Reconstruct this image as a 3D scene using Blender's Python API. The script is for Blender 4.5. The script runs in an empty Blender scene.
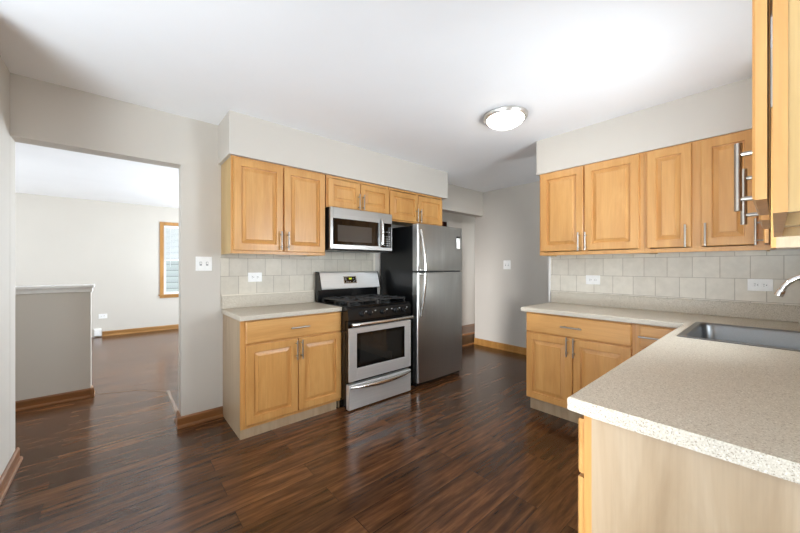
import bpy, bmesh, math, random
from mathutils import Vector, Matrix
random.seed(7)
PI = math.pi
S = bpy.context.scene
COL = S.collection

# ------------------------------------------------------------------ camera
CAM_H = 1.285
cam_d = bpy.data.cameras.new('camera')
cam = bpy.data.objects.new('camera', cam_d)
COL.objects.link(cam)
cam.location = (0, 0, CAM_H)
cam.rotation_euler = (PI / 2, 0, -math.radians(41.0))
cam_d.sensor_width = 36
cam_d.lens = 326 * 36 / 800
cam_d.clip_start = 0.02
S.camera = cam

# ------------------------------------------------------------------ world, lights, exposure
S.view_settings.view_transform = 'Standard'
S.view_settings.look = 'None'
S.view_settings.exposure = 0.42
S.view_settings.gamma = 1
S.view_settings.use_curve_mapping = False
try:
    S.cycles.sample_clamp_indirect = 6.0
    S.cycles.max_bounces = 12
    S.cycles.diffuse_bounces = 8
    S.cycles.glossy_bounces = 6
    S.cycles.caustics_reflective = False
    S.cycles.caustics_refractive = False
except Exception:
    pass
W = bpy.data.worlds.new('sky')
S.world = W
W.use_nodes = True
W.node_tree.nodes['Background'].inputs[0].default_value = (0.80, 0.90, 1.0, 1)
W.node_tree.nodes['Background'].inputs[1].default_value = 2.4

def area_light(name, loc, rot, sx, sy, power, color=(1, 1, 1)):
    d = bpy.data.lights.new(name, 'AREA')
    d.shape = 'RECTANGLE'; d.size = sx; d.size_y = sy; d.energy = power; d.color = color
    o = bpy.data.objects.new(name, d); COL.objects.link(o)
    o.location = loc; o.rotation_euler = rot
    return o
# window daylight plus added fill lights (area lights shine along their local -Z)
L_SINK, L_SINK_UP, L_DINE, L_DINE_UP, L_LIV, L_LIV_LEFT, L_HALL, L_BACK = 14, 11, 0.5, 98, 118, 72, 8, 11
R = math.radians
DAY = (0.80, 0.91, 1.0)
SUN_E = 5.6
sd = bpy.data.lights.new('far_wall_sun_fill', 'SUN'); sd.energy = SUN_E; sd.angle = R(9); sd.color = (0.97, 0.98, 1.0)  # added sun, aimed through the dining opening to brighten the far wall
so = bpy.data.objects.new('far_wall_sun_fill', sd); COL.objects.link(so); so.location = (-6, -5, 3)
so.rotation_euler = Vector((0.80, 0.60, -0.07)).to_track_quat('-Z', 'Y').to_euler()
area_light('sink_window_daylight', (2.23, -0.36, 1.55), (R(90), 0, R(8)), 0.78, 0.84, L_SINK, DAY).data.spread = R(115)
area_light('sink_ceiling_fill', (2.23, -0.36, 1.50), (R(128), 0, 0), 0.78, 0.70, L_SINK_UP, DAY)  # added upward fill at the sink window to brighten the ceiling
area_light('dining_fill', (-1.95, 0.3, 1.30), (0, R(-90), 0), 1.6, 1.6, L_DINE, DAY)  # added fill in front of a made-up, closed dining window
area_light('dining_ceiling_fill', (-1.70, 0.3, 0.5), (0, R(-168), 0), 0.5, 1.8, L_DINE_UP, DAY)  # added ceiling fill, hangs free in the room and points up
area_light('living_window_daylight', (2.56, 5.9, 1.5), (0, R(95), 0), 1.5, 2.6, L_LIV, DAY)
area_light('living_left_fill', (-3.34, 6.0, 1.5), (0, R(-95), 0), 1.5, 2.4, L_LIV_LEFT, DAY)  # added fill for the living room, in front of a made-up window
area_light('hall_fill', (6.3, 3.5, 1.6), (0, R(90), 0), 1.0, 0.4, L_HALL, DAY)  # added fill to lift the hall, no window stands here
area_light('corridor_fill', (4.0, -0.26, 1.4), (R(90), 0, 0), 0.6, 1.2, L_BACK, DAY)  # added fill that brightens the corridor mirrored in the fridge
LAMP_EMIT = 11.0

# ------------------------------------------------------------------ materials
def lin(c):
    return tuple(((v / 255) / 12.92 if v / 255 <= 0.04045 else ((v / 255 + 0.055) / 1.055) ** 2.4) for v in c) + (1,)
class NM:
    def __init__(self, name):
        self.m = bpy.data.materials.new(name); self.m.use_nodes = True
        self.t = self.m.node_tree; self.n = self.t.nodes; self.l = self.t.links
        self.b = self.n['Principled BSDF']
    def node(self, typ, **kw):
        x = self.n.new(typ)
        for k, v in kw.items():
            if hasattr(x, k): setattr(x, k, v)
            else: x.inputs[k.replace('_', ' ')].default_value = v
        return x
    def link(self, a, b): self.l.new(a, b)
    def ramp(self, stops, interp='LINEAR'):
        r = self.n.new('ShaderNodeValToRGB'); e = r.color_ramp.elements; r.color_ramp.interpolation = interp
        while len(e) < len(stops): e.new(0.5)
        for i, (p, c) in enumerate(stops): e[i].position = p; e[i].color = c
        return r
    def coords(self, scale=(1, 1, 1), kind='Object', rnd=False, loc=(0, 0, 0)):
        if kind == 'World': src = self.n.new('ShaderNodeNewGeometry').outputs['Position']
        else: src = self.n.new('ShaderNodeTexCoord').outputs['Object']
        if rnd:
            oi = self.n.new('ShaderNodeObjectInfo')
            mu = self.node('ShaderNodeMath', operation='MULTIPLY'); mu.inputs[1].default_value = 37.0
            self.link(oi.outputs['Random'], mu.inputs[0])
            ad = self.node('ShaderNodeVectorMath', operation='ADD')
            self.link(src, ad.inputs[0]); self.link(mu.outputs[0], ad.inputs[1]); src = ad.outputs[0]
        mp = self.n.new('ShaderNodeMapping'); mp.inputs['Scale'].default_value = scale; mp.inputs['Location'].default_value = loc
        self.link(src, mp.inputs['Vector'])
        return mp.outputs['Vector']
    def mix(self, a, b, fac, blend='MIX'):
        x = self.n.new('ShaderNodeMix'); x.data_type = 'RGBA'; x.blend_type = blend
        for s, v in ((x.inputs[6], a), (x.inputs[7], b), (x.inputs[0], fac)):
            if hasattr(v, 'links'): self.link(v, s)
            else: s.default_value = v
        return x.outputs[2]
    def bump(self, h, strength=0.1, dist=0.01):
        b = self.n.new('ShaderNodeBump'); b.inputs['Strength'].default_value = strength; b.inputs['Distance'].default_value = dist
        self.link(h, b.inputs['Height']); self.link(b.outputs[0], self.b.inputs['Normal'])
    def set(self, **kw):
        for k, v in kw.items(): self.b.inputs[k.replace('_', ' ')].default_value = v
        return self

def mat_plain(name, rgb, rough=0.5, metal=0.0, noise=0.03, **kw):
    x = NM(name); v = x.coords((9, 9, 9))
    n = x.node('ShaderNodeTexNoise', Scale=3.0, Detail=3.0); x.link(v, n.inputs['Vector'])
    c = lin(rgb); lo = tuple(q * (1 - noise) for q in c[:3]) + (1,); hi = tuple(min(1, q * (1 + noise)) for q in c[:3]) + (1,)
    r = x.ramp([(0.3, lo), (0.7, hi)]); x.link(n.outputs['Fac'], r.inputs[0]); x.link(r.outputs[0], x.b.inputs['Base Color'])
    x.set(Roughness=rough, Metallic=metal, **kw)
    return x.m

def mat_paint(name, rgb, rough=0.6):
    x = NM(name); v = x.coords((1, 1, 1), 'World')
    n = x.node('ShaderNodeTexNoise', Scale=1.3, Detail=4.0); x.link(v, n.inputs['Vector'])
    c = lin(rgb)
    r = x.ramp([(0.3, tuple(q * 0.975 for q in c[:3]) + (1,)), (0.7, tuple(q * 1.02 for q in c[:3]) + (1,))])
    x.link(n.outputs['Fac'], r.inputs[0]); x.link(r.outputs[0], x.b.inputs['Base Color'])
    n2 = x.node('ShaderNodeTexNoise', Scale=180.0, Detail=2.0); x.link(v, n2.inputs['Vector'])
    x.bump(n2.outputs['Fac'], 0.05, 0.002); x.set(Roughness=rough)
    return x.m

def mat_wood(name, c0, c1, c2, horiz=False, rough=0.35, scale=1.0, fig=0.5, dist=0.9):
    x = NM(name)
    sc = (1.3, 9, 9) if horiz else (9, 9, 1.3)
    v = x.coords(tuple(s * scale for s in sc), 'Object', rnd=True)
    n1 = x.node('ShaderNodeTexNoise', Scale=1.0, Detail=5.0, Roughness=0.6, Distortion=dist); x.link(v, n1.inputs['Vector'])
    r = x.ramp([(0.25, lin(c0)), (0.5, lin(c1)), (0.75, lin(c2))]); x.link(n1.outputs['Fac'], r.inputs[0])
    sc2 = (4, 160, 160) if horiz else (160, 160, 4)
    v2 = x.coords(sc2, 'Object', rnd=True)
    n2 = x.node('ShaderNodeTexNoise', Scale=1.0, Detail=3.0); x.link(v2, n2.inputs['Vector'])
    r2 = x.ramp([(0.35, (0.80, 0.80, 0.80, 1)), (0.6, (1, 1, 1, 1))]); x.link(n2.outputs['Fac'], r2.inputs[0])
    out = x.mix(r.outputs[0], r2.outputs[0], fig, 'MULTIPLY')
    x.link(out, x.b.inputs['Base Color']); x.set(Roughness=rough)
    x.bump(n2.outputs['Fac'], 0.03, 0.002)
    return x.m

def mat_floor(name):
    x = NM(name)
    v = x.coords((1, 1, 1), 'World', loc=(0.3, 0.06, 0))
    def brick(m, c1, c2):
        b = x.n.new('ShaderNodeTexBrick'); b.offset = 0.37; b.offset_frequency = 2; b.squash = 1
        b.inputs['Scale'].default_value = 1.0; b.inputs['Brick Width'].default_value = 1.22; b.inputs['Row Height'].default_value = 0.148
        b.inputs['Mortar Size'].default_value = m; b.inputs['Mortar Smooth'].default_value = 0.1; b.inputs['Bias'].default_value = 0.0
        b.inputs['Color1'].default_value = c1; b.inputs['Color2'].default_value = c2; b.inputs['Mortar'].default_value = (0.0, 0.0, 0.0, 1)
        x.link(v, b.inputs['Vector']); return b
    b = brick(0.0012, (0, 0, 0, 1), (1, 1, 1, 1))
    b2 = brick(0.0, (0, 0, 0, 1), (1, 1, 1, 1))
    # grain, offset per plank
    off = x.node('ShaderNodeVectorMath', operation='SCALE'); off.inputs['Scale'].default_value = 9.0; x.link(b2.outputs['Color'], off.inputs[0])
    ad = x.node('ShaderNodeVectorMath', operation='ADD'); x.link(v, ad.inputs[0]); x.link(off.outputs[0], ad.inputs[1])
    mp = x.n.new('ShaderNodeMapping'); mp.inputs['Scale'].default_value = (3.0, 30, 1); x.link(ad.outputs[0], mp.inputs['Vector'])
    n1 = x.node('ShaderNodeTexNoise', Scale=1.0, Detail=7.0, Roughness=0.6, Distortion=0.25); x.link(mp.outputs[0], n1.inputs['Vector'])
    r = x.ramp([(0.28, lin(FL[0])), (0.45, lin(FL[1])), (0.58, lin(FL[2])), (0.75, lin(FL[3]))])
    x.link(n1.outputs['Fac'], r.inputs[0])
    tone = x.ramp([(0.0, (0.68, 0.68, 0.68, 1)), (1.0, (1.2, 1.18, 1.15, 1))]); x.link(b2.outputs['Color'], tone.inputs[0])
    c = x.mix(r.outputs[0], tone.outputs[0], 1.0, 'MULTIPLY')
    gap = x.mix(c, (0.006, 0.004, 0.003, 1), b.outputs['Fac'])
    x.link(gap, x.b.inputs['Base Color'])
    rr = x.ramp([(0.3, (0.18, 0.18, 0.18, 1)), (0.8, (0.24, 0.24, 0.24, 1))]); x.link(n1.outputs['Fac'], rr.inputs[0]); x.link(rr.outputs[0], x.b.inputs['Roughness'])
    x.bump(n1.outputs['Fac'], 0.02, 0.002)
    x.b.inputs['Specular IOR Level'].default_value = 0.5
    return x.m
FL = [(54, 33, 20), (80, 51, 31), (102, 67, 41), (130, 89, 56)]

def mat_tile(name, ax, off, c1, c2, mort):
    x = NM(name)
    g = x.n.new('ShaderNodeNewGeometry'); s = x.n.new('ShaderNodeSeparateXYZ'); x.link(g.outputs['Position'], s.inputs[0])
    cb = x.n.new('ShaderNodeCombineXYZ'); x.link(s.outputs[ax], cb.inputs[0]); x.link(s.outputs[2], cb.inputs[1])
    mp = x.n.new('ShaderNodeMapping'); mp.inputs['Location'].default_value = off; x.link(cb.outputs[0], mp.inputs['Vector'])
    b = x.n.new('ShaderNodeTexBrick'); b.offset = 0.5; b.offset_frequency = 2
    for k, vv in (('Scale', 1.0), ('Brick Width', 0.153), ('Row Height', 0.16), ('Mortar Size', 0.0020), ('Mortar Smooth', 0.2), ('Bias', 0.0)): b.inputs[k].default_value = vv
    b.inputs['Color1'].default_value = lin(c1); b.inputs['Color2'].default_value = lin(c2); b.inputs['Mortar'].default_value = lin(mort)
    x.link(mp.outputs[0], b.inputs['Vector'])
    n = x.node('ShaderNodeTexNoise', Scale=14.0, Detail=5.0, Roughness=0.6); x.link(g.outputs['Position'], n.inputs['Vector'])
    r = x.ramp([(0.3, (0.90, 0.895, 0.88, 1)), (0.7, (1.03, 1.03, 1.03, 1))]); x.link(n.outputs['Fac'], r.inputs[0])
    x.link(x.mix(b.outputs['Color'], r.outputs[0], 1.0, 'MULTIPLY'), x.b.inputs['Base Color'])
    inv = x.node('ShaderNodeMath', operation='SUBTRACT'); inv.inputs[0].default_value = 1.0; x.link(b.outputs['Fac'], inv.inputs[1])
    x.bump(inv.outputs[0], 0.35, 0.002); x.set(Roughness=0.38)
    return x.m

def mat_counter(name):
    x = NM(name); v = x.coords((1, 1, 1), 'World')
    n1 = x.node('ShaderNodeTexNoise', Scale=270.0, Detail=2.0, Roughness=0.6); x.link(v, n1.inputs['Vector'])
    r1 = x.ramp([(0.33, lin((146, 132, 114))), (0.40, lin((192, 182, 165))), (0.60, lin((204, 195, 179))), (0.70, lin((226, 220, 208)))])
    x.link(n1.outputs['Fac'], r1.inputs[0])
    vo = x.node('ShaderNodeTexVoronoi', Scale=215.0); x.link(v, vo.inputs['Vector'])
    r2 = x.ramp([(0.0, (1, 1, 1, 1)), (0.16, (1, 1, 1, 1)), (0.24, (0, 0, 0, 1))]); x.link(vo.outputs['Distance'], r2.inputs[0])
    sep = x.n.new('ShaderNodeSeparateColor'); x.link(vo.outputs['Color'], sep.inputs[0])
    chip = x.ramp([(0.0, lin((138, 124, 106))), (0.18, lin((176, 163, 144))), (0.4, lin((208, 199, 183))), (0.93, lin((236, 231, 220)))], 'CONSTANT'); x.link(sep.outputs[0], chip.inputs[0])
    x.link(x.mix(r1.outputs[0], chip.outputs[0], r2.outputs[0]), x.b.inputs['Base Color'])
    x.set(Roughness=0.42)
    return x.m

def mat_steel(name, rgb, rough=0.3, axis=2, wavy=0.0, aniso=0.0, metal=1.0):
    x = NM(name)
    sc = [220, 220, 220]; sc[axis] = 2.0
    v = x.coords(tuple(sc))
    n = x.node('ShaderNodeTexNoise', Scale=1.0, Detail=2.0); x.link(v, n.inputs['Vector'])
    c = lin(rgb)
    r = x.ramp([(0.3, tuple(q * 0.95 for q in c[:3]) + (1,)), (0.7, tuple(min(1, q * 1.04) for q in c[:3]) + (1,))]); x.link(n.outputs['Fac'], r.inputs[0]); x.link(r.outputs[0], x.b.inputs['Base Color'])
    rr = x.ramp([(0.3, (rough * 0.93,) * 3 + (1,)), (0.7, (rough * 1.07,) * 3 + (1,))]); x.link(n.outputs['Fac'], rr.inputs[0]); x.link(rr.outputs[0], x.b.inputs['Roughness'])
    if wavy:
        v2 = x.coords((7, 7, 1.6)); n2 = x.node('ShaderNodeTexNoise', Scale=1.0, Detail=1.0); x.link(v2, n2.inputs['Vector'])
        x.bump(n2.outputs['Fac'], wavy, 0.02)
    x.set(Metallic=metal)
    if aniso:
        tg = x.n.new('ShaderNodeTangent'); tg.direction_type = 'RADIAL'; tg.axis = 'Z'
        x.link(tg.outputs[0], x.b.inputs['Tangent']); x.b.inputs['Anisotropic'].default_value = aniso
    return x.m

def mat_glass(name, tint=(1, 1, 1, 1)):
    x = NM(name); x.n.remove(x.b)
    tr = x.n.new('ShaderNodeBsdfTransparent'); tr.inputs[0].default_value = tint
    gl = x.n.new('ShaderNodeBsdfGlossy'); gl.inputs['Roughness'].default_value = 0.02
    fr = x.n.new('ShaderNodeFresnel'); fr.inputs[0].default_value = 1.45
    mx = x.n.new('ShaderNodeMixShader'); x.link(fr.outputs[0], mx.inputs[0]); x.link(tr.outputs[0], mx.inputs[1]); x.link(gl.outputs[0], mx.inputs[2])
    x.link(mx.outputs[0], x.n['Material Output'].inputs['Surface'])
    return x.m

def mat_emit(name, rgb, s):
    x = NM(name); x.set(Roughness=0.3)
    x.b.inputs['Base Color'].default_value = lin(rgb); x.b.inputs['Emission Color'].default_value = lin(rgb); x.b.inputs['Emission Strength'].default_value = s
    return x.m

def mat_siding(name):
    x = NM(name); g = x.n.new('ShaderNodeNewGeometry'); s = x.n.new('ShaderNodeSeparateXYZ'); x.link(g.outputs['Position'], s.inputs[0])
    f = x.node('ShaderNodeMath', operation='FRACT'); m = x.node('ShaderNodeMath', operation='MULTIPLY'); m.inputs[1].default_value = 6.0
    x.link(s.outputs[2], m.inputs[0]); x.link(m.outputs[0], f.inputs[0])
    r = x.ramp([(0.0, lin((70, 74, 70))), (0.12, lin((150, 155, 150))), (1.0, lin((165, 170, 164)))]); x.link(f.outputs[0], r.inputs[0]); x.link(r.outputs[0], x.b.inputs['Base Color'])
    x.bump(f.outputs[0], 0.5, 0.02); x.set(Roughness=0.7)
    return x.m

M = {}
M['wall'] = mat_paint('greige_wall_paint', (205, 198, 188))
M['ceil'] = mat_paint('white_ceiling_paint', (248, 248, 249), 0.8)
M['white_trim'] = mat_plain('white_trim_paint', (232, 230, 226), 0.4)
M['cream_trim'] = mat_plain('cream_edge_tile', (222, 214, 198), 0.35)
M['floor'] = mat_floor('dark_wood_plank')
M['maple'] = mat_wood('maple', (190, 134, 72), (203, 149, 85), (214, 163, 99), fig=0.3)
M['maple_h'] = mat_wood('maple_horizontal', (190, 134, 72), (203, 149, 85), (214, 163, 99), horiz=True, fig=0.3)
M['maple_side'] = mat_wood('maple_side_laminate', (184, 150, 94), (196, 163, 107), (204, 172, 118), fig=0.3)
M['pale'] = mat_wood('pale_maple_laminate', (158, 134, 105), (174, 151, 122), (186, 165, 138), fig=0.25, scale=0.55, dist=2.6)
M['oak_base'] = mat_wood('stained_baseboard', (104, 64, 32), (136, 88, 47), (160, 108, 62), horiz=True, fig=0.6)
M['oak_base_y'] = mat_wood('stained_baseboard_deep', (104, 64, 32), (136, 88, 47), (160, 108, 62), horiz=True, fig=0.6)
M['living_base'] = mat_wood('honey_baseboard', (136, 94, 48), (158, 114, 64), (174, 130, 80), horiz=True, fig=0.4)
M['casing'] = mat_wood('honey_window_casing', (158, 108, 52), (180, 130, 70), (196, 148, 88), fig=0.4)
M['counter'] = mat_counter('speckled_beige_laminate')
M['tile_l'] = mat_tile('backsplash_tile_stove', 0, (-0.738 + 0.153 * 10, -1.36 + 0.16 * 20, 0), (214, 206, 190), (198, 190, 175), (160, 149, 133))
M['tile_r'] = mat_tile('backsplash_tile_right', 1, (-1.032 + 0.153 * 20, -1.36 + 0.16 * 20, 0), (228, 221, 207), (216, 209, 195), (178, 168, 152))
M['steel'] = mat_steel('brushed_steel', (226, 225, 222), 0.38, 0, 0.0, 0.75, 0.62)
M['steel_mw'] = mat_steel('microwave_steel', (176, 175, 172), 0.36, 0, 0.0, 0.7)
M['steel_v'] = mat_steel('brushed_steel_vertical', (205, 205, 203), 0.30, 2, 0.3, 0.5)
M['sink'] = mat_steel('sink_steel', (128, 129, 130), 0.34, 0)
M['nickel'] = mat_steel('brushed_nickel', (214, 211, 206), 0.32, 2)
M['pull'] = mat_steel('cabinet_pull_nickel', (168, 162, 154), 0.3, 2)
M['bright'] = mat_steel('bright_handle_steel', (222, 220, 216), 0.22, 2)
M['chrome'] = mat_plain('chrome', (225, 225, 225), 0.08, 1.0, 0.0)
M['black'] = mat_plain('black_enamel', (14, 14, 15), 0.18)
M['black_matte'] = mat_plain('black_cast_iron', (52, 52, 52), 0.22)
M['black_side'] = mat_plain('black_textured_side', (18, 19, 20), 0.28)
M['black_glass'] = mat_plain('black_glass', (10, 10, 10), 0.04, 0.0, 0.0)
M['oven_glass'] = mat_plain('oven_window_glass', (34, 33, 31), 0.06, 0.0, 0.0)
M['mw_glass'] = mat_plain('microwave_window_mesh', (70, 66, 62), 0.10, 0.0, 0.0)
M['white'] = mat_plain('white_plastic', (244, 243, 240), 0.3)
M['slot'] = mat_plain('dark_slot', (60, 58, 56), 0.5)
M['grey_mark'] = mat_plain('grey_print', (170, 170, 168), 0.5)
M['dome'] = mat_emit('lit_frosted_glass', (255, 250, 240), LAMP_EMIT)
M['digits'] = mat_emit('lit_clock_digits', (190, 205, 50), 1.0)
M['glass'] = mat_glass('window_glass')
M['siding'] = mat_siding('grey_house_siding')
M['red_wood'] = mat_wood('red_brown_door', (96, 40, 20), (122, 56, 28), (140, 70, 36), fig=0.4)
M['step_dark'] = mat_wood('dark_step_wood', (60, 42, 26), (76, 54, 34), (90, 66, 42), horiz=True, fig=0.5)
M['blind'] = mat_plain('white_blind_slat', (240, 240, 240), 0.5)
M['paper'] = mat_plain('white_paper', (240, 240, 236), 0.6)
M['strip'] = mat_wood('floor_transition_wood', (120, 98, 82), (146, 124, 106), (168, 148, 130), horiz=True, rough=0.25)

# ------------------------------------------------------------------ mesh helpers
class MB:
    def __init__(self): self.bm = bmesh.new()
    def box(self, x0, x1, y0, y1, z0, z1, bev=0.0, seg=2):
        r = bmesh.ops.create_cube(self.bm, size=1.0)
        for v in r['verts']:
            v.co = Vector(((x0 + x1) / 2 + v.co.x * (x1 - x0), (y0 + y1) / 2 + v.co.y * (y1 - y0), (z0 + z1) / 2 + v.co.z * (z1 - z0)))
        if bev > 0:
            ed = list({e for v in r['verts'] for e in v.link_edges})
            bmesh.ops.bevel(self.bm, geom=ed, offset=bev, segments=seg, affect='EDGES', profile=0.5)
        return self
    def tube(self, pts, radii, seg=12, cap=True, flat=1.0):
        pts = [Vector(p) for p in pts]
        if not hasattr(radii, '__len__'): radii = [radii] * len(pts)
        rings = []; prev = None
        for i, p in enumerate(pts):
            d = (pts[min(i + 1, len(pts) - 1)] - pts[max(i - 1, 0)]).normalized()
            if prev is None:
                a = Vector((0, 0, 1)) if abs(d.z) < 0.9 else Vector((1, 0, 0))
                n = d.cross(a).normalized()
            else:
                n = (prev - d * prev.dot(d)).normalized()
            prev = n; b = d.cross(n)
            rings.append([self.bm.verts.new(p + (n * math.cos(2 * PI * k / seg) * flat + b * math.sin(2 * PI * k / seg)) * radii[i]) for k in range(seg)])
        for a, b in zip(rings, rings[1:]):
            for k in range(seg):
                f = self.bm.faces.new((a[k], a[(k + 1) % seg], b[(k + 1) % seg], b[k])); f.smooth = True
        if cap:
            self.bm.faces.new(list(reversed(rings[0]))); self.bm.faces.new(rings[-1])
        return self
    def cyl(self, p0, p1, r, seg=16): return self.tube([p0, p1], r, seg)
    def lathe(self, prof, c=(0, 0, 0), seg=32, axis='z', cap=True):
        rings = []
        for r, h in prof:
            ring = []
            for k in range(seg):
                a = 2 * PI * k / seg
                if axis == 'z': q = (c[0] + r * math.cos(a), c[1] + r * math.sin(a), c[2] + h)
                else: q = (c[0] + r * math.cos(a), c[1] - h, c[2] + r * math.sin(a))
                ring.append(self.bm.verts.new(q))
            rings.append(ring)
        for a, b in zip(rings, rings[1:]):
            for k in range(seg):
                f = self.bm.faces.new((a[k], a[(k + 1) % seg], b[(k + 1) % seg], b[k])); f.smooth = True
        if cap:
            for q in (rings[0], rings[-1]): self.bm.faces.new(q)
        return self
    def door(self, w, h, t=0.02, fr=0.055, raised=True, x=0, y=0, z=0):
        """front face at local -y; nested rectangles give the frame bead and the raised field"""
        if raised:
            fr = min(fr, w * 0.24, h * 0.24); bv = min(0.026, w * 0.1, h * 0.1)
            prof = [(0, 0), (0, t - 0.004), (0.004, t), (fr, t), (fr + 0.002, t - 0.013), (fr + 0.007, t - 0.014), (fr + 0.008 + bv, t - 0.006), (fr + 0.0095 + bv, t - 0.0005), (fr + 0.013 + bv, t - 0.0005)]
        else:
            prof = [(0, 0), (0, t - 0.005), (0.006, t), (0.010, t)]
        rings = []
        for i, d in prof:
            rings.append([self.bm.verts.new((x + a, y - d, z + b)) for a, b in ((i, i), (w - i, i), (w - i, h - i), (i, h - i))])
        for a, b in zip(rings, rings[1:]):
            for k in range(4): self.bm.faces.new((a[k], a[(k + 1) % 4], b[(k + 1) % 4], b[k]))
        self.bm.faces.new(rings[-1]); self.bm.faces.new(list(reversed(rings[0])))
        return self
    def prism(self, prof, x0, x1):
        """profile of (y, z) points extruded along x"""
        a = [self.bm.verts.new((x0, y, z)) for y, z in prof]; b = [self.bm.verts.new((x1, y, z)) for y, z in prof]
        n = len(prof)
        for k in range(n): self.bm.faces.new((a[k], a[(k + 1) % n], b[(k + 1) % n], b[k]))
        self.bm.faces.new(list(reversed(a))); self.bm.faces.new(b)
        return self
    def grid_prism(self, xs, ys, inside, z0, z1, bev=None):
        V = {}
        def v(i, j, z):
            k = (i, j, z)
            if k not in V: V[k] = self.bm.verts.new((xs[i], ys[j], z))
            return V[k]
        nx, ny = len(xs) - 1, len(ys) - 1
        ok = lambda i, j: 0 <= i < nx and 0 <= j < ny and inside((xs[i] + xs[i + 1]) / 2, (ys[j] + ys[j + 1]) / 2)
        for i in range(nx):
            for j in range(ny):
                if not ok(i, j): continue
                self.bm.faces.new((v(i, j, z1), v(i + 1, j, z1), v(i + 1, j + 1, z1), v(i, j + 1, z1)))
                self.bm.faces.new((v(i, j + 1, z0), v(i + 1, j + 1, z0), v(i + 1, j, z0), v(i, j, z0)))
                for di, dj, p, q in ((-1, 0, (i, j + 1), (i, j)), (1, 0, (i + 1, j), (i + 1, j + 1)), (0, -1, (i, j), (i + 1, j)), (0, 1, (i + 1, j + 1), (i, j + 1))):
                    if not ok(i + di, j + dj):
                        self.bm.faces.new((v(*p, z0), v(*q, z0), v(*q, z1), v(*p, z1)))
        if bev:
            es = [e for e in self.bm.edges if bev(e)]
            bmesh.ops.bevel(self.bm, geom=es, offset=0.006, segments=3, affect='EDGES', profile=0.5)
        return self
    def build(self, name, mat, parent=None, fix=True):
        if fix: bmesh.ops.recalc_face_normals(self.bm, faces=self.bm.faces)
        for e in self.bm.edges:
            if len(e.link_faces) != 2 or e.calc_face_angle(0.0) > 0.6: e.smooth = False
        me = bpy.data.meshes.new(name); self.bm.to_mesh(me); self.bm.free()
        me.materials.append(mat)
        o = bpy.data.objects.new(name, me); COL.objects.link(o)
        if parent is not None: o.parent = parent
        return o
def box(name, mat, parent, *a, **k): return MB().box(*a, **k).build(name, mat, parent)
def tag(o, label, cat, group=None, kind=None):
    o['label'] = label; o['category'] = cat
    if group: o['group'] = group
    if kind: o['kind'] = kind
    return o
def thing(name, label, cat, loc, rz=0.0, group=None):
    o = bpy.data.objects.new(name, None); o.empty_display_size = 0.1; COL.objects.link(o)
    o.location = loc; o.rotation_euler = (0, 0, rz)
    return tag(o, label, cat, group)
def struct(o, label=None):
    o['kind'] = 'structure'
    if label: o['label'] = label
    return o

# ------------------------------------------------------------------ the room shell
CZ = 2.49            # ceiling height
WY = 3.12            # face of the stove wall
RX = 3.37            # face of the right wall
SY = -0.30           # face of the sink wall
struct(box('floor', M['floor'], None, -3.5, 6.6, -2.9, 8.3, -0.1, 0.0))
struct(box('ceiling', M['ceil'], None, -3.5, 6.6, -2.9, 8.3, CZ, CZ + 0.1))
m = MB()
m.box(-3.5, -0.50, WY, 3.26, 0, CZ)
m.box(-0.50, 0.39, WY, 3.26, 2.10, CZ)
m.box(0.39, 3.35, WY, 3.26, 0, CZ)
m.box(3.35, 4.50, WY, 3.26, 2.105, CZ)
struct(m.build('wall_stove', M['wall']))
struct(box('wall_left', M['wall'], None, -0.64, -0.50, 2.30, 3.115, 0, CZ))
struct(box('wall_opening', M['wall'], None, -0.64, -0.505, 3.265, 3.27, 0, 2.10))
struct(box('wall_far', M['wall'], None, 4.50, 4.62, -0.3, 3.28, 0, CZ))
struct(box('wall_right', M['wall'], None, RX, RX + 0.13, SY, 1.53, 0, CZ))
m = MB()        # sink wall with a window opening, camera stands just in front of it
WX0, WX1, WZ0, WZ1 = 1.82, 2.64, 1.12, 1.98
m.box(0.90, WX0, SY - 0.12, SY, 0, CZ).box(WX1, 4.62, SY - 0.12, SY, 0, CZ)
m.box(WX0, WX1, SY - 0.12, SY, 0, WZ0).box(WX0, WX1, SY - 0.12, SY, WZ1, CZ)
struct(m.build('wall_sink', M['wall']))
m = MB()        # added unseen wall, masks the sun to a beam on the far wall
m.box(-2.1, -2.0, -2.9, -1.88, 0, CZ).box(-2.1, -2.0, -1.2, 1.4, 0, CZ).box(-2.1, -2.0, -1.88, -1.2, 0, 0.15).box(-2.1, -2.0, -1.88, -1.2, 2.40, CZ)
m.box(-2.0, 1.02, -2.9, -2.8, 0, CZ).box(0.90, 1.02, -2.8, SY - 0.12, 0, CZ)
struct(m.build('wall_sun_mask', M['wall']))
m = MB()        # made-up window with a closed blind, added behind the dining fill lights
m.box(-2.0, -1.985, -0.58, -0.5, 0.42, 2.2).box(-2.0, -1.985, 1.1, 1.18, 0.42, 2.2).box(-2.0, -1.985, -0.5, 1.1, 2.12, 2.2).box(-2.0, -1.985, -0.5, 1.1, 0.42, 0.5)
w3 = struct(m.build('added_window_3', M['casing']))
box('shade', M['blind'], w3, -2.0, -1.990, -0.5, 1.1, 0.5, 2.12)
m = MB()        # living room
LY = 8.12
LX0, LX1, LZ0, LZ1 = 0.72, 1.66, 0.72, 2.12
m.box(-3.5, LX0, LY, LY + 0.12, 0, CZ).box(LX1, 2.6, LY, LY + 0.12, 0, CZ).box(LX0, LX1, LY, LY + 0.12, 0, LZ0).box(LX0, LX1, LY, LY + 0.12, LZ1, CZ)
struct(m.build('wall_living_far', M['wall']))
struct(box('wall_living_left', M['wall'], None, -3.5, -3.4, 3.26, LY, 0, CZ))
m = MB()
m.box(2.6, 2.7, 3.26, 4.5, 0, CZ).box(2.6, 2.7, 7.3, LY + 0.12, 0, CZ).box(2.6, 2.7, 4.5, 7.3, 0, 0.7).box(2.6, 2.7, 4.5, 7.3, 2.3, CZ)
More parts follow.
